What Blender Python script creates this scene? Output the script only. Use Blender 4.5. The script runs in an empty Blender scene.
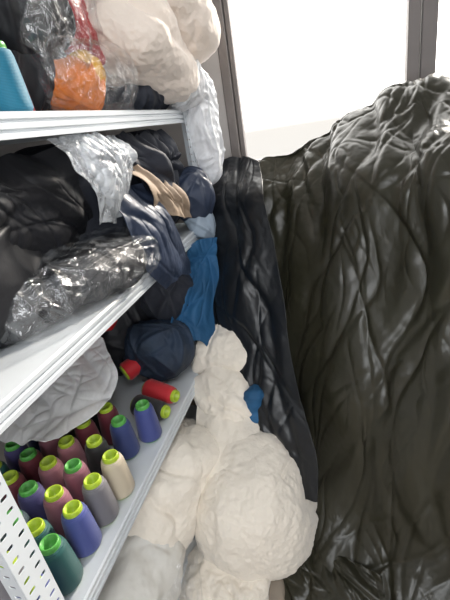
import bpy, bmesh, math, random
import numpy as np
from mathutils import Vector, Matrix, noise, Euler
random.seed(4)
S = bpy.context.scene
try:
    S.view_settings.view_transform = 'Standard'
except Exception: pass
COL = S.collection

# ---------------------------------------------------------------- materials
def mat(name, col, rough=.6, var=.15, vscale=6, bump=.3, bscale=60, metal=0, alpha=1, sheen=0, spec=.5,
        col2=None, trans=0, coat=0, stretch=(1,1,1), aniso=None):
    m = bpy.data.materials.new(name); m.use_nodes = True
    nt = m.node_tree; b = nt.nodes['Principled BSDF']
    tc = nt.nodes.new('ShaderNodeTexCoord'); mp = nt.nodes.new('ShaderNodeMapping')
    mp.inputs['Scale'].default_value = stretch
    nt.links.new(tc.outputs['Object'], mp.inputs['Vector'])
    n = nt.nodes.new('ShaderNodeTexNoise'); n.inputs['Scale'].default_value = vscale; n.inputs['Detail'].default_value = 4
    nt.links.new(mp.outputs[0], n.inputs['Vector'])
    r = nt.nodes.new('ShaderNodeValToRGB')
    c2 = col2 if col2 else tuple(c*(1-var) for c in col)
    r.color_ramp.elements[0].position = .35; r.color_ramp.elements[1].position = .65
    r.color_ramp.elements[0].color = (*c2, 1); r.color_ramp.elements[1].color = (*[min(1, c*(1+var*.5)) for c in col], 1)
    nt.links.new(n.outputs['Fac'], r.inputs['Fac']); nt.links.new(r.outputs[0], b.inputs['Base Color'])
    b.inputs['Roughness'].default_value = rough; b.inputs['Metallic'].default_value = metal
    b.inputs['Alpha'].default_value = alpha; b.inputs['Specular IOR Level'].default_value = spec
    b.inputs['Sheen Weight'].default_value = sheen; b.inputs['Transmission Weight'].default_value = trans
    b.inputs['Coat Weight'].default_value = coat
    if bump:
        n2 = nt.nodes.new('ShaderNodeTexNoise'); n2.inputs['Scale'].default_value = bscale; n2.inputs['Detail'].default_value = 5
        nt.links.new(mp.outputs[0], n2.inputs['Vector'])
        bp = nt.nodes.new('ShaderNodeBump'); bp.inputs['Strength'].default_value = bump; bp.inputs['Distance'].default_value = .01
        nt.links.new(n2.outputs['Fac'], bp.inputs['Height']); nt.links.new(bp.outputs[0], b.inputs['Normal'])
    return m

def L(r, g, b):  # sRGB 0-255 -> linear
    return tuple(((c/255)/12.92 if c/255 <= .04045 else ((c/255+.055)/1.055)**2.4) for c in (r, g, b))

M = {}
M['olive'] = mat('nylon_olive', L(48,47,36), .33, .2, 3, .10, 30, sheen=.0, spec=.55)
M['black'] = mat('nylon_black', L(22,26,31), .33, .2, 3, .10, 30, spec=.5)
M['blackfab'] = mat('black_fabric', L(26,27,32), .55, .3, 5, .15, 50, spec=.4)
M['char'] = mat('charcoal_fabric', L(48,51,60), .65, .3, 5, .2, 50, spec=.3)
M['navy'] = mat('navy_fabric', L(48,58,78), .45, .2, 5, .15, 50)
M['denim'] = mat('denim_blue', L(30,46,66), .7, .4, 9, .3, 70)
M['blue'] = mat('blue_fabric', L(40,88,128), .65, .25, 5, .2, 50, spec=.3)
M['tan'] = mat('tan_fabric', L(160,140,120), .7, .15, 5, .2, 60)
M['grey'] = mat('pale_grey_fabric', L(150,165,180), .7, .15, 5, .2, 60)
M['batting'] = mat('cotton_batting', L(237,229,216), 1, .05, 5, .8, 26, sheen=.4, spec=.03)
M['battinggrey'] = mat('batting_in_plastic', L(222,220,214), .5, .06, 5, .3, 20, spec=.5)
M['cream'] = mat('cream_fleece', L(244,231,219), 1, .04, 6, .8, 26, sheen=.4, spec=.03)
M['red'] = mat('red_fabric', L(190,22,28), .6, .2, 6, .3, 50)
M['orange'] = mat('orange_yarn', L(240,132,34), .8, .3, 14, .6, 60, spec=.2)
M['yellow'] = mat('yellow_yarn', L(248,180,40), .8, .3, 14, .6, 60, spec=.2)
M['steel'] = mat('painted_shelf_steel', L(208,214,219), .35, .04, 8, .03, 80, spec=.5)
M['frame'] = mat('window_frame_aluminium', L(118,112,110), .5, .08, 4, .05, 60, metal=.2)
M['wall'] = mat('painted_plaster', L(190,186,184), .9, .05, 3, .1, 90)
M['ceil'] = mat('ceiling_paint', L(220,220,218), .9, .03, 3, .05, 90)
M['floor'] = mat('beige_floor', L(176,164,150), .55, .15, 5, .08, 40)
M['fill_lamp'] = mat('fill_lamp_housing', L(235,235,235), .5, .02, 3, 0)  # housing of the added, unseen fill lamp

def plastic(name, col, a0, a1, rough=.22, scale=14):
    m = bpy.data.materials.new(name); m.use_nodes = True
    nt = m.node_tree; b = nt.nodes['Principled BSDF']
    b.inputs['Base Color'].default_value = (*col, 1); b.inputs['Roughness'].default_value = rough
    b.inputs['Specular IOR Level'].default_value = .9
    tc = nt.nodes.new('ShaderNodeTexCoord')
    n = nt.nodes.new('ShaderNodeTexNoise'); n.inputs['Scale'].default_value = scale; n.inputs['Detail'].default_value = 3
    n.inputs['Distortion'].default_value = 1.5
    nt.links.new(tc.outputs['Object'], n.inputs['Vector'])
    mr = nt.nodes.new('ShaderNodeMapRange'); mr.inputs['From Min'].default_value = .38; mr.inputs['From Max'].default_value = .68
    mr.inputs['To Min'].default_value = a0; mr.inputs['To Max'].default_value = a1
    nt.links.new(n.outputs['Fac'], mr.inputs['Value']); nt.links.new(mr.outputs[0], b.inputs['Alpha'])
    return m
def film_mat(name, d0, d1, gl=.9):
    m = bpy.data.materials.new(name); m.use_nodes = True
    nt = m.node_tree; nt.nodes.remove(nt.nodes['Principled BSDF']); out = nt.nodes['Material Output']
    tc = nt.nodes.new('ShaderNodeTexCoord')
    n = nt.nodes.new('ShaderNodeTexNoise'); n.inputs['Scale'].default_value = 13; n.inputs['Detail'].default_value = 5; n.inputs['Distortion'].default_value = 2
    nt.links.new(tc.outputs['Object'], n.inputs['Vector'])
    mr = nt.nodes.new('ShaderNodeMapRange'); mr.inputs['From Min'].default_value = .4; mr.inputs['From Max'].default_value = .7
    mr.inputs['To Min'].default_value = d0; mr.inputs['To Max'].default_value = d1
    nt.links.new(n.outputs['Fac'], mr.inputs['Value'])
    n2 = nt.nodes.new('ShaderNodeTexNoise'); n2.inputs['Scale'].default_value = 35; n2.inputs['Detail'].default_value = 3; n2.inputs['Distortion'].default_value = 2
    nt.links.new(tc.outputs['Object'], n2.inputs['Vector'])
    bp = nt.nodes.new('ShaderNodeBump'); bp.inputs['Strength'].default_value = .7; bp.inputs['Distance'].default_value = .01
    nt.links.new(n2.outputs['Fac'], bp.inputs['Height'])
    tr = nt.nodes.new('ShaderNodeBsdfTransparent'); df = nt.nodes.new('ShaderNodeBsdfDiffuse'); df.inputs['Color'].default_value = (.8,.84,.88,1)
    g = nt.nodes.new('ShaderNodeBsdfGlossy'); g.inputs['Roughness'].default_value = .16; g.inputs['Color'].default_value = (gl,gl,gl,1)
    nt.links.new(bp.outputs[0], g.inputs['Normal'])
    m1 = nt.nodes.new('ShaderNodeMixShader'); m2 = nt.nodes.new('ShaderNodeMixShader')
    nt.links.new(mr.outputs[0], m1.inputs[0]); nt.links.new(tr.outputs[0], m1.inputs[1]); nt.links.new(df.outputs[0], m1.inputs[2])
    m2.inputs[0].default_value = .13
    nt.links.new(m1.outputs[0], m2.inputs[1]); nt.links.new(g.outputs[0], m2.inputs[2])
    nt.links.new(m2.outputs[0], out.inputs['Surface'])
    return m
M['clear'] = film_mat('clear_plastic_film', .01, .14)
M['milkyfilm'] = film_mat('translucent_white_film', .25, .75)
M['milky'] = plastic('milky_plastic_film', L(240,242,246), .62, .9, .3)
M['paper'] = plastic('white_packing_film', L(244,245,247), .78, .95, .32)
M['glass'] = plastic('window_glass', L(240,245,250), .02, .03, .02, 2)

def thread_mat(name, col):
    m = bpy.data.materials.new(name); m.use_nodes = True
    nt = m.node_tree; b = nt.nodes['Principled BSDF']
    tc = nt.nodes.new('ShaderNodeTexCoord')
    w = nt.nodes.new('ShaderNodeTexWave'); w.bands_direction = 'Z'; w.inputs['Scale'].default_value = 120
    w.inputs['Distortion'].default_value = 1.5; w.inputs['Detail'].default_value = 2
    nt.links.new(tc.outputs['Object'], w.inputs['Vector'])
    r = nt.nodes.new('ShaderNodeValToRGB')
    r.color_ramp.elements[0].color = (*[c*.8 for c in col], 1); r.color_ramp.elements[1].color = (*col, 1)
    nt.links.new(w.outputs['Fac'], r.inputs['Fac']); nt.links.new(r.outputs[0], b.inputs['Base Color'])
    bp = nt.nodes.new('ShaderNodeBump'); bp.inputs['Strength'].default_value = .3; bp.inputs['Distance'].default_value = .002
    nt.links.new(w.outputs['Fac'], bp.inputs['Height']); nt.links.new(bp.outputs[0], b.inputs['Normal'])
    b.inputs['Roughness'].default_value = .6; b.inputs['Sheen Weight'].default_value = .2
    return m
T = {k: thread_mat('thread_'+k, L(*v)) for k, v in dict(
    cream=(205,192,168), grey=(112,110,116), blue=(62,74,142), navy=(44,60,118), teal=(10,82,80), darkteal=(18,50,62),
    mauve=(150,92,108), pink=(168,110,122), maroon=(112,36,52), black=(24,24,28), red=(196,28,40), purple=(72,66,120), bigteal=(20,120,150)).items()}
M['lime'] = mat('lime_plastic', L(172,198,56), .35, .05, 5, 0)
M['green'] = mat('green_plastic', L(90,170,80), .35, .05, 5, 0)

# ---------------------------------------------------------------- helpers
def empty(name, loc=(0,0,0)):
    o = bpy.data.objects.new(name, None); o.location = loc; o.empty_display_size = .1; COL.objects.link(o); return o

def mesh_obj(name, verts, faces, m, loc=(0,0,0), smooth=True, parent=None):
    me = bpy.data.meshes.new(name); me.from_pydata([tuple(v) for v in verts], [], faces); me.update()
    o = bpy.data.objects.new(name, me); COL.objects.link(o); o.location = loc
    for x in (m if isinstance(m, list) else [m]): me.materials.append(x)
    if smooth: me.polygons.foreach_set('use_smooth', [True]*len(me.polygons))
    if parent:
        o.parent = parent; o.location = Vector(loc) - parent.location
    return o

def box(name, lo, hi, m, parent=None, bevel=0):
    lo = Vector(lo); hi = Vector(hi); c = (lo+hi)/2; h = (hi-lo)/2
    vs = [(sx*h.x, sy*h.y, sz*h.z) for sx in (-1,1) for sy in (-1,1) for sz in (-1,1)]
    fs = [(0,1,3,2),(4,6,7,5),(0,4,5,1),(2,3,7,6),(0,2,6,4),(1,5,7,3)]
    o = mesh_obj(name, vs, fs, m, c, False, parent)
    if bevel:
        b = o.modifiers.new('b', 'BEVEL'); b.width = bevel; b.segments = 2
    return o

def cr(P, n):  # catmull-rom resample along axis 0
    P = np.asarray(P, float); k = P.shape[0]
    t = np.linspace(0, k-1, n); i = np.minimum(t.astype(int), k-2); f = (t-i)
    f = f.reshape((-1,)+(1,)*(P.ndim-1))
    Q = np.concatenate([2*P[:1]-P[1:2], P, 2*P[-1:]-P[-2:-1]], 0)
    a, b, c, d = Q[i], Q[i+1], Q[i+2], Q[i+3]
    return .5*((2*b)+(-a+c)*f+(2*a-5*b+4*c-d)*f**2+(-a+3*b-3*c+d)*f**3)

def nz(P, f, seed, amp, billow=False):
    o = Vector((seed*7.3, seed*3.1, seed*5.7))
    out = np.array([noise.noise(Vector(p)*f+o) for p in P])
    if billow: out = np.abs(out)*2-.35
    return out*amp

def folds3d(P, N, Tdir, seed, n, L_, W_, ratio=.8, spread=.35, power=3., wobble=.015, wf=7., soft=.12, weight=None):
    """sum of individual cloth folds, each a tapering curved ridge lying on the surface.
    Tdir = per-vertex preferred direction along the fold"""
    rs = np.random.RandomState(seed); acc = np.zeros(len(P))
    wob = nz(P, wf, seed+50, 1.0)
    wob2 = nz(P, wf*.45, seed+60, 1.0)
    if weight is not None: cdf = np.cumsum(weight/weight.sum())
    for k in range(n):
        i = rs.randint(len(P)) if weight is None else min(int(np.searchsorted(cdf, rs.rand())), len(P)-1)
        c = P[i]; nn = N[i]
        t = Tdir[i] - nn*np.dot(Tdir[i], nn); t /= np.linalg.norm(t)+1e-9
        s = np.cross(nn, t)
        a = rs.normal(0, spread)
        t, s = t*math.cos(a)+s*math.sin(a), s*math.cos(a)-t*math.sin(a)
        Lk = rs.uniform(*L_); q = rs.rand()**1.6; w = W_[0]+(W_[1]-W_[0])*q; cv = rs.normal(0, .35)/Lk
        D = P-c; l = D@t; d = D@s + cv*l*l + wobble*wob*(1 if k % 2 else -1) + wobble*2*wob2; m = D@nn
        tp = np.exp(-(np.abs(l)/Lk)**3)
        ww = w*(.6+.6*np.clip(l/Lk+.5, 0, 1.3))
        dd = np.sqrt(d*d+(soft*ww)**2)-soft*ww
        side = np.where(d > 0, 1.0, .55)
        pr = np.exp(-(dd/(ww*side))**1.25)
        h = w*ratio*pr*tp*np.exp(-(m/(.12+w*3))**2)
        acc += h**power
    return acc**(1/power)

def sheet(name, ctrl, m, nv=120, nu=120, folds=((40, (.08, .25), (.010, .03)),), skew=0, seed=1, parent=None, thick=.002,
          zmin=None, ragged=0, ratio=.8, spread=.35, crump=(7, .02), facet=.003, sub=1, big=0, wobble=.015, soft=.12, wfun=None):
    C = np.array(ctrl, float)
    Gd = cr(C, nv); Gd = np.swapaxes(cr(np.swapaxes(Gd, 0, 1), nu), 0, 1)
    du = np.gradient(Gd, axis=1); dv = np.gradient(Gd, axis=0)
    if ragged:
        for j in range(nv):
            v = j/(nv-1)
            for i in range(nu):
                u = i/(nu-1)
                e = ragged*noise.noise(Vector((u*4+seed, v*2, seed)))
                e2 = ragged*noise.noise(Vector((seed, v*4, seed+u)))
                Gd[j, i] += dv[j, i]*e*nv*.25*(v**4) + du[j, i]*e2*nu*.2*((2*u-1)**5)
        du = np.gradient(Gd, axis=1); dv = np.gradient(Gd, axis=0)
    N = np.cross(du, dv); N /= (np.linalg.norm(N, axis=2, keepdims=True)+1e-9)
    B = Gd.reshape(-1, 3); N = N.reshape(-1, 3)
    t = dv/(np.linalg.norm(dv, axis=2, keepdims=True)+1e-9)+skew*du/(np.linalg.norm(du, axis=2, keepdims=True)+1e-9)
    t = t.reshape(-1, 3); t /= np.linalg.norm(t, axis=1, keepdims=True)+1e-9
    d = np.zeros(len(B))
    for k, (n_, l_, w_, *rest) in enumerate(folds):
        wgt = wfun(B) if (wfun and rest and rest[0]) else None
        sf = rest[1] if len(rest) > 1 else soft
        d += folds3d(B, N, t, seed*11+k, n_, l_, w_, ratio, spread if not (rest and rest[0]) else 1.0, wobble=wobble, soft=sf, weight=wgt)
    d += nz(B, crump[0], seed, crump[1])
    if facet:
        d += (.5-np.abs(nz(B, 22, seed+5, 1)))*facet + (.5-np.abs(nz(B, 45, seed+6, 1)))*facet*.5
    X = B + N*d[:, None]
    if zmin is not None: X[:, 2] = np.maximum(X[:, 2], zmin+.003+np.clip(d, 0, .05)*.3)
    c0 = X.mean(0)
    fs = [(j*nu+i, j*nu+i+1, (j+1)*nu+i+1, (j+1)*nu+i) for j in range(nv-1) for i in range(nu-1)]
    o = mesh_obj(name, X-c0, fs, m, Vector(c0), True, parent)
    if sub:
        s = o.modifiers.new('sub', 'SUBSURF'); s.levels = sub; s.render_levels = sub
    if thick:
        s = o.modifiers.new('s', 'SOLIDIFY'); s.thickness = thick; s.offset = 0
    return o

_cs = {}
def cubesphere(n):
    if n in _cs: return _cs[n]
    idx = {}; vs = []; fs = []
    lin = np.linspace(-1, 1, n+1)
    def vid(p):
        k = tuple(int(round(x*1e4)) for x in p)
        if k not in idx: idx[k] = len(vs); vs.append(p)
        return idx[k]
    for ax in range(3):
        for s in (-1, 1):
            I = np.empty((n+1, n+1), int)
            for i, u in enumerate(lin):
                for j, v in enumerate(lin):
                    p = [0, 0, 0]; p[ax] = s; p[(ax+1) % 3] = u; p[(ax+2) % 3] = v
                    I[i, j] = vid(tuple(p))
            for i in range(n):
                for j in range(n):
                    f = (I[i, j], I[i+1, j], I[i+1, j+1], I[i, j+1])
                    fs.append(tuple(int(q) for q in (f if s > 0 else f[::-1])))
    V = np.tan(np.array(vs)*math.pi/4)
    V /= np.linalg.norm(V, axis=1, keepdims=True)
    _cs[n] = (V, fs); return _cs[n]

def lump(name, c, r, m, rot=(0,0,0), f1=6, a1=.03, soft=False, seed=1, zmin=None, zmax=None, xmin=-1.05, ymax=1.97, sq=.85,
         parent=None, res=44, nf=26, L_=(.06, .2), W_=(.010, .028), ratio=.9, dirn=(0, .2, -1), facet=.002, creases=0, spread=.6, film=False):
    D, fs = cubesphere(res)
    sg = np.sign(D)*np.abs(D)**sq
    r = np.array(r); B = sg*r
    N = sg/r; N /= np.linalg.norm(N, axis=1, keepdims=True)
    t = np.tile(np.array(dirn, float), (len(B), 1)); t /= np.linalg.norm(t, axis=1, keepdims=True)
    d = nz(B, f1, seed, a1)
    if soft:
        if creases: d -= folds3d(B, N, t, seed*7+1, creases, (.06, .22), (.010, .028), .8, .9, wobble=.03, wf=11, soft=.3)
        d += folds3d(B, N, t, seed*7+3, 7, (.10, .25), (.03, .06), .45, .7, wobble=.03, wf=9, soft=.5)
        d += nz(B, f1*2.5, seed+4, a1*.25)
        d += nz(B, 17, seed+6, .005)+nz(B, 40, seed+8, .003)+nz(B, 90, seed+9, .003)
    else:
        d += folds3d(B, N, t, seed*7+1, nf, L_, W_, ratio, spread)
        if film: d += folds3d(B, N, t, seed*7+2, nf*2, (.03, .1), (.004, .010), ratio, 1.2)
        d += (.5-np.abs(nz(B, 24, seed+5, 1)))*facet*2
    X = B+N*d[:, None]
    R = np.array(Euler(rot).to_matrix())
    X = X@R.T+np.array(c)
    if zmin is not None: X[:, 2] = np.maximum(X[:, 2], zmin)
    if zmax is not None: X[:, 2] = np.minimum(X[:, 2], zmax)
    X[:, 0] = np.maximum(X[:, 0], xmin); X[:, 1] = np.minimum(X[:, 1], ymax)
    o = mesh_obj(name, X-np.array(c), fs, m, c, True, parent)
    s = o.modifiers.new('sub', 'SUBSURF'); s.levels = 1; s.render_levels = 1
    return o

# ---------------------------------------------------------------- room
XL, XR, YW, YB, ZC = -1.12, 1.75, 2.02, -2.3, 2.8
box('floor', (XL-.1, YB-.1, -.1), (XR+.1, YW+.1, 0), M['floor'])
box('ceiling', (XL-.1, YB-.1, ZC), (XR+.1, YW+.1, ZC+.1), M['ceil'])
box('wall_left', (XL-.1, YB-.1, 0), (XL, YW+.1, ZC), M['wall'])
box('wall_right', (XR, YB-.1, 0), (XR+.1, YW+.1, ZC), M['wall'])
box('wall_rear', (XL, YB-.1, 0), (XR, YB, ZC), M['wall'])
wx0, wx1, wz0, wz1 = -.475, 1.60, 1.29, 2.62
wf = empty('wall_window_side', (0, YW, 0))
box('below_window', (XL, YW, 0), (XR, YW+.12, wz0), M['wall'], wf)
box('above_window', (XL, YW, wz1), (XR, YW+.12, ZC), M['wall'], wf)
box('left_of_window', (XL, YW, wz0), (wx0, YW+.12, wz1), M['wall'], wf)
box('right_of_window', (wx1, YW, wz0), (XR, YW+.12, wz1), M['wall'], wf)
win = empty('window_1', (0.5, YW, 1.9))
def bar(n, x0, x1, z0, z1, y0=YW-.02, y1=YW+.05): box(n, (x0, y0, z0), (x1, y1, z1), M['frame'], win, .004)
bar('frame_left', wx0, wx0+.042, wz0, wz1); bar('frame_left_inner', wx0+.044, wx0+.066, wz0, wz1, YW, YW+.04)
bar('frame_bottom', wx0, wx1, wz0, wz0+.035); bar('frame_top', wx0, wx1, wz1-.05, wz1)
bar('frame_right', wx1-.06, wx1, wz0, wz1)
bar('mullion_a', .30, .345, wz0, wz1); bar('mullion_b', .352, .41, wz0, wz1, YW-.005, YW+.045)
bar('mullion_c', 1.0, 1.06, wz0, wz1)
box('glass', (wx0+.05, YW+.018, wz0+.05), (wx1-.06, YW+.022, wz1-.05), M['glass'], win)
fill_lamp = empty('added_ceiling_lamp', (.1, -.5, 2.77))  # added lamp, out of view behind the camera, to fill the room
box('housing', (-.6, -.65, 2.74), (.8, -.35, 2.8), M['fill_lamp'], fill_lamp, .01)

# ---------------------------------------------------------------- shelving
Y0, Y1, XF, XBK = .325, 1.66, -.55, -1.06
SZ = [2.02, 1.58, 1.135, .62, .12]
shelf = empty('metal_shelving_unit', (-.8, 1.0, 0))
prof = [(-.505,0),(-.004,0),(0,-.004),(0,-.012),(-.005,-.0145),(-.005,-.018),(0,-.0205),(0,-.029),(-.005,-.0315),(-.005,-.035),
        (0,-.0375),(0,-.046),(-.014,-.046),(-.014,-.006),(-.491,-.006),(-.491,-.03),(-.505,-.03)]
for k, z in enumerate(SZ):
    n = len(prof)
    vs = [(XF+x, Y0, z+zz) for x, zz in prof]+[(XF+x, Y1, z+zz) for x, zz in prof]
    fs = [(i, (i+1) % n, n+(i+1) % n, n+i) for i in range(n)]+[tuple(range(n))[::-1], tuple(range(n, 2*n))]
    vs = [Vector(v)-Vector((-.8, 1, z)) for v in vs]
    mesh_obj('shelf_board_%d' % (k+1), vs, fs, M['steel'], (-.8, 1, z), False, shelf)

def slotted(width, height, ncol, pitch):
    vs, fs = [], []
    cw = width/ncol; nr = int(height/pitch)
    per = [(1,0),(1,.5),(1,1),(.5,1),(0,1),(-.5,1),(-1,1),(-1,.5),(-1,0),(-1,-.5),(-1,-1),(-.5,-1),(0,-1),(.5,-1),(1,-1),(1,-.5)]
    N = 16
    for r in range(nr):
        for c in range(ncol):
            cx, cz = (c+.5)*cw, (r+.5)*pitch
            outer = [(cx+px*cw/2, cz+pz*pitch/2) for px, pz in per]; inner = []
            for px, pz in per:
                a = math.atan2(pz, px); rad = .0042; hl = .0035
                dx, dz = math.cos(a), math.sin(a)
                inner.append((cx+dx*rad+(hl if dx > 1e-6 else -hl if dx < -1e-6 else 0), cz+dz*rad))
            b = len(vs); vs += outer+inner
            for i in range(N):
                j = (i+1) % N
                fs.append((b+i, b+j, b+N+j, b+N+i))
    return vs, fs
def post(name, x, y, sx, sy):
    v2, f2 = slotted(.058, 2.08, 2, .028)
    vs, fs = [], []
    vs += [Vector((x, y+sy*u, v)) for u, v in v2]; fs += f2
    b = len(vs); v3, f3 = slotted(.036, 2.08, 1, .028)
    vs += [Vector((x+sx*u, y, v)) for u, v in v3]; fs += [tuple(b+i for i in f) for f in f3]
    c = Vector((x, y, 1)); vs = [v-c for v in vs]
    o = mesh_obj(name, vs, fs, M['steel'], c, False, shelf)
    s = o.modifiers.new('s', 'SOLIDIFY'); s.thickness = .002; s.offset = 0
post('post_front_near', XF+.003, Y0-.012, -1, 1)
post('post_front_far', XF+.003, Y1+.003, -1, -1)
post('post_back_near', XBK, Y0-.012, 1, 1)
post('post_back_far', XBK, Y1+.003, 1, -1)

# ---------------------------------------------------------------- covered pile (right)
rows = [
 [(-.58,1.97,1.10),(-.25,1.97,1.15),(.05,1.97,1.22),(.22,1.97,1.30),(.42,1.97,1.30),(.8,1.97,1.30),(1.66,1.97,1.28)],
 [(-.50,1.90,1.335),(-.18,1.87,1.38),(.03,1.83,1.485),(.20,1.79,1.545),(.40,1.76,1.545),(.8,1.70,1.54),(1.66,1.7,1.5)],
 [(-.52,1.83,1.27),(-.22,1.77,1.29),(-.013,1.68,1.38),(.218,1.57,1.44),(.36,1.50,1.455),(.73,1.40,1.45),(1.66,1.4,1.41)],
 [(-.54,1.74,1.16),(-.26,1.65,1.16),(-.016,1.50,1.24),(.166,1.37,1.27),(.312,1.28,1.29),(.68,1.15,1.29),(1.66,1.15,1.3)],
 [(-.52,1.56,.86),(-.19,1.44,.85),(0,1.29,.91),(.174,1.19,.95),(.29,1.13,.974),(.65,1.0,.95),(1.66,1.0,.95)],
 [(-.40,1.34,.40),(-.20,1.28,.52),(-.012,1.14,.60),(.158,1.05,.637),(.279,1.0,.65),(.62,.9,.6),(1.66,.9,.6)],
 [(-.32,1.24,.14),(-.17,1.16,.24),(-.06,1.04,.2),(.08,.96,.17),(.25,.92,.17),(.6,.84,.15),(1.66,.84,.15)],
 [(-.26,1.12,.02),(-.18,.96,.02),(-.10,.87,.02),(.04,.80,.02),(.25,.76,.02),(.58,.68,.02),(1.66,.68,.02)],
]
sheet('dark_nylon_dust_cover', rows, M['olive'], nv=260, nu=310,
      folds=((32,(.30,.8),(.035,.085),False,.22),(60,(.15,.45),(.010,.024),False,.12),(130,(.05,.16),(.005,.014),True,.08),(90,(.04,.14),(.003,.008),False,.05)), skew=-.2,
      seed=3, zmin=.004, ratio=.54, spread=.25, crump=(3,.05), facet=.003, wobble=.018, soft=.14,
      wfun=lambda B: np.clip((B[:, 2]-1.0)/.4, .06, 1)+np.clip((.25-B[:, 2])*3, 0, .6))
blk = [
 [(-.51,1.86,1.37),(-.40,1.80,1.38),(-.30,1.72,1.35)],
 [(-.55,1.66,1.21),(-.40,1.57,1.20),(-.25,1.50,1.17)],
 [(-.53,1.44,.87),(-.36,1.32,.83),(-.18,1.24,.78)],
 [(-.38,1.13,.46),(-.26,1.08,.47),(-.11,1.04,.50)],
 [(-.29,1.00,.27),(-.20,.98,.28),(-.10,.95,.32)],
]
sheet('black_nylon_fabric', blk, M['black'], nv=190, nu=100, folds=((12,(.2,.5),(.02,.05)),(14,(.1,.35),(.006,.016))), skew=.1, seed=7, ragged=.2, ratio=.55, spread=.2, crump=(5,.03), soft=.25)
sheet('olive_fabric_scrap', [[(-.22,1.02,.1),(-.05,.95,.1),(.1,.88,.1)],[(-.24,.88,.05),(-.08,.82,.07),(.1,.78,.06)],[(-.2,.76,.01),(-.1,.72,.01),(.05,.68,.01)]],
      M['olive'], skew=1, seed=12, zmin=.002, ragged=.3)

# ---------------------------------------------------------------- batting bundles
bt = dict(soft=True, dirn=(.5,0,-1))
lump('batting_bundle', (-.335,1.01,.215), (.215,.25,.245), M['batting'], f1=3, a1=.05, seed=2, zmin=.0, sq=.82, res=76, creases=8, **bt)
lump('batting_bundle', (-.40,.80,.06), (.15,.14,.09), M['batting'], f1=4, a1=.05, seed=17, zmin=.002, creases=9, res=56, **bt)
lump('batting_bundle', (-.62,.98,.36), (.15,.26,.18), M['batting'], rot=(0,.2,.1), f1=4, a1=.06, seed=5, zmin=.125, zmax=.572, creases=7, res=56, **bt)
lump('batting_bundle', (-.70,.66,.27), (.18,.24,.15), M['battinggrey'], f1=5, a1=.04, seed=8, zmin=.125, creases=12, **bt)
lump('batting_bundle', (-.43,1.22,.50), (.12,.14,.13), M['batting'], f1=4, a1=.06, seed=11, zmin=.05, creases=8, **bt)
lump('batting_bundle', (-.45,1.40,.60), (.13,.16,.17), M['batting'], f1=4, a1=.06, seed=18, zmin=.05, creases=8, **bt)
lump('batting_bundle', (-.46,1.58,.62), (.12,.17,.24), M['batting'], f1=4, a1=.06, seed=14, zmin=.0, creases=9, **bt)
sheet('batting_layer', [[(-.54,1.28,.60),(-.44,1.30,.64),(-.34,1.26,.56)],[(-.54,1.14,.50),(-.42,1.12,.53),(-.30,1.10,.49)],[(-.52,.98,.36),(-.44,.93,.44),(-.30,.92,.42)],[(-.53,.90,.22),(-.47,.83,.28),(-.38,.80,.30)]],
      M['batting'], folds=((8,(.08,.25),(.02,.04)),), seed=33, ragged=.4, crump=(6,.035), thick=.014, nu=90, nv=110, facet=.003, soft=.4, ratio=.5)
lump('plastic_bag', (-.60,.68,.20), (.12,.19,.10), M['clear'], f1=6, a1=.03, seed=21, zmin=.125, film=True)
lump('blue_fabric_scrap', (-.315,1.18,.53), (.02,.035,.08), M['blue'], f1=9, a1=.02, seed=23)
sheet('blue_garment', [[(-.56,1.42,1.09),(-.52,1.45,1.11),(-.46,1.50,1.10)],[(-.57,1.36,.98),(-.52,1.40,.98),(-.46,1.45,.97)],[(-.60,1.24,.87),(-.54,1.3,.86),(-.47,1.38,.84)],[(-.61,1.17,.80),(-.55,1.24,.77),(-.48,1.32,.71)]],
      M['blue'], folds=((10,(.08,.25),(.015,.04)),(14,(.05,.15),(.006,.012))), seed=31, ragged=.25, nu=80, ratio=.8)

# ---------------------------------------------------------------- thread spools (shelf 3)
SZ3 = .62
def lathe(prof, seg=32):
    vs, fs = [], []
    for r, z in prof:
        for i in range(seg):
            a = 2*math.pi*i/seg; vs.append((r*math.cos(a), r*math.sin(a), z))
    n = len(prof)
    for j in range(n-1):
        for i in range(seg):
            fs.append((j*seg+i, j*seg+(i+1) % seg, (j+1)*seg+(i+1) % seg, (j+1)*seg+i))
    return vs, fs
sp_prof = [(.002,0),(.030,0),(.031,.005),(.036,.007),(.0385,.013),(.0375,.03),(.0345,.07),(.031,.107),(.028,.118),(.022,.121),
           (.0215,.122),(.0225,.124),(.021,.132),(.0195,.134),(.0165,.133),(.014,.118),(.002,.11)]
def spool(name, loc, key, parent, cap='lime', rot=None, s=1.0):
    vs, fs = lathe(sp_prof)
    vs = [(x*s, y*s, z*s) for x, y, z in vs]
    o = mesh_obj(name, vs, fs, [T[key], M[cap]], loc, True, parent)
    seg = 32
    for k, p in enumerate(o.data.polygons):
        p.material_index = 1 if (k//seg < 2 or k//seg >= 9) else 0
    if rot: o.rotation_euler = rot
    return o
sp = empty('thread_spools', (-.7,.7,SZ3))
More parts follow.
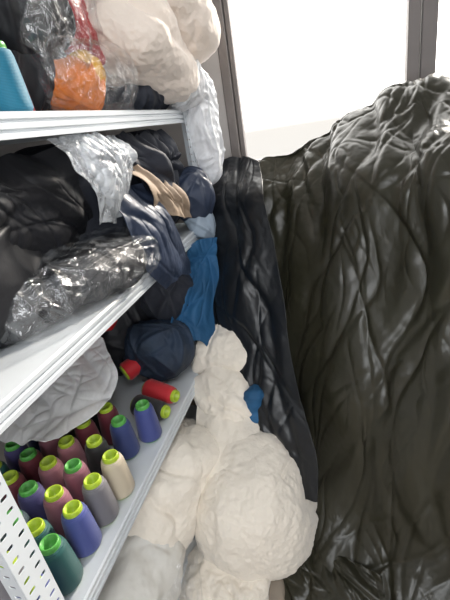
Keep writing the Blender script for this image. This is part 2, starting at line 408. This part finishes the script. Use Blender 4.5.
lst = [(-.600,.685,'cream','lime'),(-.607,.605,'grey','lime'),(-.612,.525,'blue','lime'),(-.675,.470,'teal','lime'),(-.612,.440,'teal','green'),(-.60,.36,'blue','lime'),
 (-.603,.895,'blue','green'),(-.647,.82,'navy','green'),(-.688,.560,'mauve','lime'),(-.690,.645,'mauve','green'),(-.680,.735,'black','lime'),
 (-.722,.875,'maroon','lime'),(-.760,.805,'maroon','lime'),(-.765,.725,'pink','lime'),(-.770,.648,'pink','lime'),(-.768,.565,'purple','green'),
 (-.750,.485,'darkteal','green'),(-.853,.67,'maroon','green'),(-.848,.590,'maroon','lime'),(-.835,.505,'teal','green'),(-.93,.62,'teal','lime'),
 (-.93,.70,'purple','green'),(-.848,.75,'mauve','lime'),(-.84,.83,'grey','lime'),(-.93,.54,'maroon','lime'),(-.80,.90,'black','green'),(-.93,.79,'navy','lime'),
 (-.685,.39,'grey','lime'),(-.765,.40,'mauve','lime'),(-.84,.42,'blue','green')]
for i, (x, y, k, c) in enumerate(lst):
    spool('spool_%d' % (i+1), (x, y, SZ3+.001), k, sp, c, rot=(0, 0, random.random()*6))
spool('spool_lying_red_a', (-.78,1.10,.72), 'red', sp, 'lime', rot=(0, 1.35, .9))
spool('spool_lying_red_b', (-.69,1.08,.67), 'red', sp, 'lime', rot=(0, 1.62, -.25))
spool('spool_lying_black', (-.70,1.0,.66), 'black', sp, 'lime', rot=(0, 1.6, -.2))
sheet('white_packing_film', [[(-1.04,1.22,.90),(-.93,1.18,.93),(-.82,1.06,.91)],[(-1.04,.98,.85),(-.88,.98,.87),(-.71,.97,.81)],[(-1.04,.83,.81),(-.88,.82,.82),(-.70,.82,.785)],[(-1.04,.71,.785),(-.88,.675,.79),(-.76,.70,.78)]],
      M['paper'], folds=((12,(.1,.3),(.015,.04)),(50,(.05,.15),(.004,.012))), seed=41, ragged=.25, crump=(6,.025), facet=.002, spread=1.2, ratio=.6)
lump('denim_garment', (-.67,1.26,.76), (.12,.14,.11), M['denim'], f1=6, a1=.04, seed=51, zmin=.623)
lump('dark_garment_pile', (-.88,1.36,.82), (.16,.22,.2), M['blackfab'], f1=5, a1=.04, seed=52, zmin=.623, zmax=1.085)
lump('red_garment', (-.84,1.12,.95), (.05,.04,.03), M['red'], f1=10, a1=.02, seed=53)
lump('dark_garment_pile', (-.68,1.42,.95), (.10,.16,.12), M['char'], f1=5, a1=.04, seed=54, zmin=.66, zmax=1.085)

# ---------------------------------------------------------------- shelf 2 contents
Z2 = 1.138
lump('dark_garment_pile', (-.84,.62,1.31), (.2,.26,.19), M['blackfab'], f1=4, a1=.05, seed=61, zmin=Z2, zmax=1.53, nf=14)
lump('dark_garment_pile', (-.84,1.15,1.33), (.22,.28,.2), M['char'], f1=4, a1=.05, seed=62, zmin=Z2, zmax=1.53)
lump('dark_garment_pile', (-.74,1.50,1.33), (.16,.15,.2), M['char'], f1=5, a1=.05, seed=63, zmin=Z2, zmax=1.53)
gf = ((10,(.15,.35),(.03,.06)),(9,(.08,.25),(.008,.016)))
sheet('black_garment', [[(-.68,.56,1.525),(-.66,.72,1.525),(-.62,.90,1.52)],[(-.62,.60,1.45),(-.59,.76,1.45),(-.58,.92,1.44)],[(-.64,.66,1.34),(-.60,.82,1.34),(-.60,.96,1.34)],[(-.68,.70,1.26),(-.66,.9,1.26),(-.66,1.0,1.28)]],
      M['blackfab'], folds=gf, skew=.4, seed=64, ragged=.15, ratio=.6, soft=.25)
sheet('white_plastic_bag', [[(-.60,.82,1.53),(-.56,.94,1.535),(-.58,1.10,1.53)],[(-.55,.84,1.47),(-.51,.96,1.48),(-.53,1.10,1.47)],[(-.54,.86,1.39),(-.51,.97,1.39),(-.54,1.08,1.40)],[(-.57,.90,1.31),(-.55,.98,1.30),(-.56,1.04,1.32)]],
      M['milkyfilm'], folds=((12,(.05,.15),(.012,.03)),(50,(.03,.1),(.004,.01))), seed=65, ragged=.3, nu=110, nv=110)
sheet('charcoal_jacket', [[(-.62,1.06,1.53),(-.6,1.3,1.535),(-.6,1.5,1.53)],[(-.56,1.10,1.46),(-.52,1.30,1.46),(-.52,1.52,1.44)],[(-.56,1.20,1.36),(-.52,1.38,1.34),(-.52,1.54,1.32)],[(-.6,1.3,1.25),(-.57,1.42,1.22),(-.55,1.56,1.2)]],
      M['char'], folds=gf, skew=.8, seed=66, ragged=.2, crump=(6,.03))
sheet('tan_garment', [[(-.60,1.10,1.43),(-.58,1.22,1.42),(-.58,1.34,1.38)],[(-.54,1.14,1.36),(-.51,1.26,1.33),(-.52,1.40,1.29)],[(-.55,1.2,1.26),(-.51,1.32,1.23),(-.52,1.44,1.2)]],
      M['tan'], folds=((10,(.06,.2),(.015,.03)),), skew=.5, seed=67, ragged=.15, nu=70, nv=70, crump=(6,.03))
sheet('navy_garment', [[(-.62,.98,1.41),(-.6,1.1,1.41),(-.57,1.2,1.38)],[(-.545,.97,1.31),(-.51,1.11,1.29),(-.51,1.24,1.25)],[(-.55,1.02,1.15),(-.51,1.14,1.14),(-.51,1.30,1.10)],[(-.54,1.1,1.05),(-.52,1.2,1.05),(-.52,1.32,1.02)]],
      M['navy'], folds=((5,(.12,.3),(.02,.04)),(8,(.06,.2),(.007,.014))), skew=.3, seed=68, ragged=.15, ratio=.5, soft=.3)
lump('pale_grey_garment', (-.54,1.58,1.14), (.04,.06,.06), M['grey'], f1=9, a1=.02, seed=69)
lump('dark_garment', (-.56,1.58,1.26), (.06,.09,.09), M['navy'], f1=9, a1=.02, seed=70)
bag = empty('clear_bag_of_black_fabric', (-.68,.84,1.14))
lump('black_fabric', (-.69,.83,1.19), (.13,.23,.065), M['blackfab'], rot=(0,0,-.3), f1=5, a1=.03, seed=71, zmin=Z2+.003, parent=bag, dirn=(.4,1,0))
lump('film', (-.675,.84,1.20), (.155,.27,.080), M['clear'], rot=(0,0,-.3), f1=5, a1=.02, seed=72, zmin=Z2, parent=bag, res=64, film=True, dirn=(.4,1,0), nf=36, W_=(.008,.02), sq=.7)
lump('white_plastic_bag', (-.72,.62,1.32), (.05,.05,.05), M['milky'], f1=10, a1=.02, seed=73)

lump('white_plastic_bag', (-.50,1.71,1.50), (.05,.08,.20), M['milky'], f1=6, a1=.03, seed=74, film=True)
lump('white_plastic_bag', (-.53,1.64,1.66), (.07,.12,.07), M['milky'], f1=6, a1=.03, seed=75, film=True)

# ---------------------------------------------------------------- top shelf contents
Z1 = 1.583
fl = empty('folded_cream_fleece_blanket', (-.68,1.45,1.83))
fk = dict(soft=True, dirn=(0,1,.2), res=56)
lump('fold_lower', (-.63,1.44,1.76), (.18,.26,.11), M['cream'], rot=(-.35,.15,0), f1=4, a1=.04, seed=81, zmin=1.6, parent=fl, creases=7, **fk)
lump('fold_middle', (-.58,1.56,1.87), (.19,.26,.11), M['cream'], rot=(-.3,.1,.1), f1=4, a1=.04, seed=82, parent=fl, creases=7, **fk)
lump('fold_upper', (-.60,1.50,1.945), (.19,.28,.06), M['cream'], rot=(-.1,0,.1), f1=4, a1=.03, seed=83, zmax=1.97, parent=fl, creases=7, **fk)
lump('dark_garment_pile', (-.74,1.46,1.63), (.18,.17,.05), M['char'], f1=8, a1=.02, seed=84, zmin=Z1)
lump('black_plastic_bag', (-.75,1.02,1.84), (.12,.14,.11), M['blackfab'], f1=5, a1=.04, seed=85)
lump('black_plastic_bag', (-.82,1.0,1.68), (.14,.2,.1), M['blackfab'], f1=5, a1=.04, seed=86, zmin=Z1)
lump('red_garment', (-.72,1.22,1.80), (.08,.08,.08), M['red'], f1=8, a1=.02, seed=87)
lump('clear_plastic_bag', (-.64,1.08,1.80), (.05,.15,.08), M['clear'], rot=(.4,0,0), f1=7, a1=.03, seed=88, film=True)
yb = empty('bag_of_orange_yarn', (-.68,1.1,Z1))
lump('yarn_ball_orange', (-.68,1.09,1.655), (.06,.075,.05), M['orange'], f1=9, a1=.03, seed=89, parent=yb, zmin=Z1, nf=40, W_=(.006,.016))
lump('yarn_ball_yellow', (-.645,1.15,1.69), (.04,.05,.04), M['yellow'], f1=9, a1=.03, seed=90, parent=yb, nf=40, W_=(.006,.016))
lump('film', (-.65,1.14,1.67), (.09,.17,.085), M['clear'], f1=7, a1=.02, seed=91, zmin=Z1, parent=yb, film=True, res=54)
tc = empty('thread_cone', (-.64,.80,Z1))
spool('cone', (-.64,.80,Z1), 'bigteal', tc, 'green', s=1.0)
tc2 = empty('thread_cone', (-.70,.86,Z1))
spool('cone', (-.70,.89,Z1), 'red', tc2, 'lime', s=.9)

# ---------------------------------------------------------------- light
w = bpy.data.worlds.new('sky'); S.world = w; w.use_nodes = True; nt = w.node_tree
bg = nt.nodes['Background']
tcn = nt.nodes.new('ShaderNodeTexCoord'); sx = nt.nodes.new('ShaderNodeSeparateXYZ')
nt.links.new(tcn.outputs['Generated'], sx.inputs[0])
rp = nt.nodes.new('ShaderNodeValToRGB')
mr = nt.nodes.new('ShaderNodeMapRange'); mr.inputs['From Min'].default_value = -.3; mr.inputs['From Max'].default_value = .3
nt.links.new(sx.outputs['Z'], mr.inputs['Value']); nt.links.new(mr.outputs[0], rp.inputs['Fac'])
e = rp.color_ramp.elements
e[0].position = .0; e[0].color = (.18,.18,.175,1)
e[1].position = .60; e[1].color = (1,.98,.94,1)
e2 = e.new(.46); e2.color = (.19,.182,.17,1)
nt.links.new(rp.outputs[0], bg.inputs['Color']); bg.inputs['Strength'].default_value = 5.2

def area(name, loc, tgt, size, power, col):
    l = bpy.data.lights.new(name, 'AREA'); l.energy = power; l.color = col; l.shape = 'RECTANGLE'; l.size = size[0]; l.size_y = size[1]
    o = bpy.data.objects.new(name, l); COL.objects.link(o); o.location = loc
    o.rotation_euler = (Vector(tgt)-Vector(loc)).to_track_quat('-Z', 'Y').to_euler(); return o
area('ceiling_fill_light', (.1,-.5,2.72), (-.2,.6,0), (1.4,.4), 24, (.95,.97,1))  # added fill light, sits just under the added housing
area('room_fill_light', (.9,-1.9,1.5), (-.7,1.2,.8), (1.4,1.4), 37, (.94,.97,1))  # unseen fill added behind the camera to brighten the shelves
sl = bpy.data.lights.new('sun', 'SUN'); sl.energy = 6; sl.angle = .08; sl.color = (1,.91,.80)
so = bpy.data.objects.new('sun', sl); COL.objects.link(so); so.location = (2, 5, 4)
so.rotation_euler = Vector((-.35,-.85,-.5)).to_track_quat('-Z', 'Y').to_euler()

# ---------------------------------------------------------------- camera
cd = bpy.data.cameras.new('camera'); cam = bpy.data.objects.new('camera', cd); COL.objects.link(cam)
R = Matrix(((.961,.037,.275),(.234,.421,-.876),(-.148,.9065,.395)))
cam.matrix_world = Matrix.Translation((0,0,1.5)) @ R.to_quaternion().to_matrix().to_4x4()
cd.sensor_fit = 'VERTICAL'; cd.sensor_height = 24; cd.lens = 16; cd.clip_start = .02
S.camera = cam
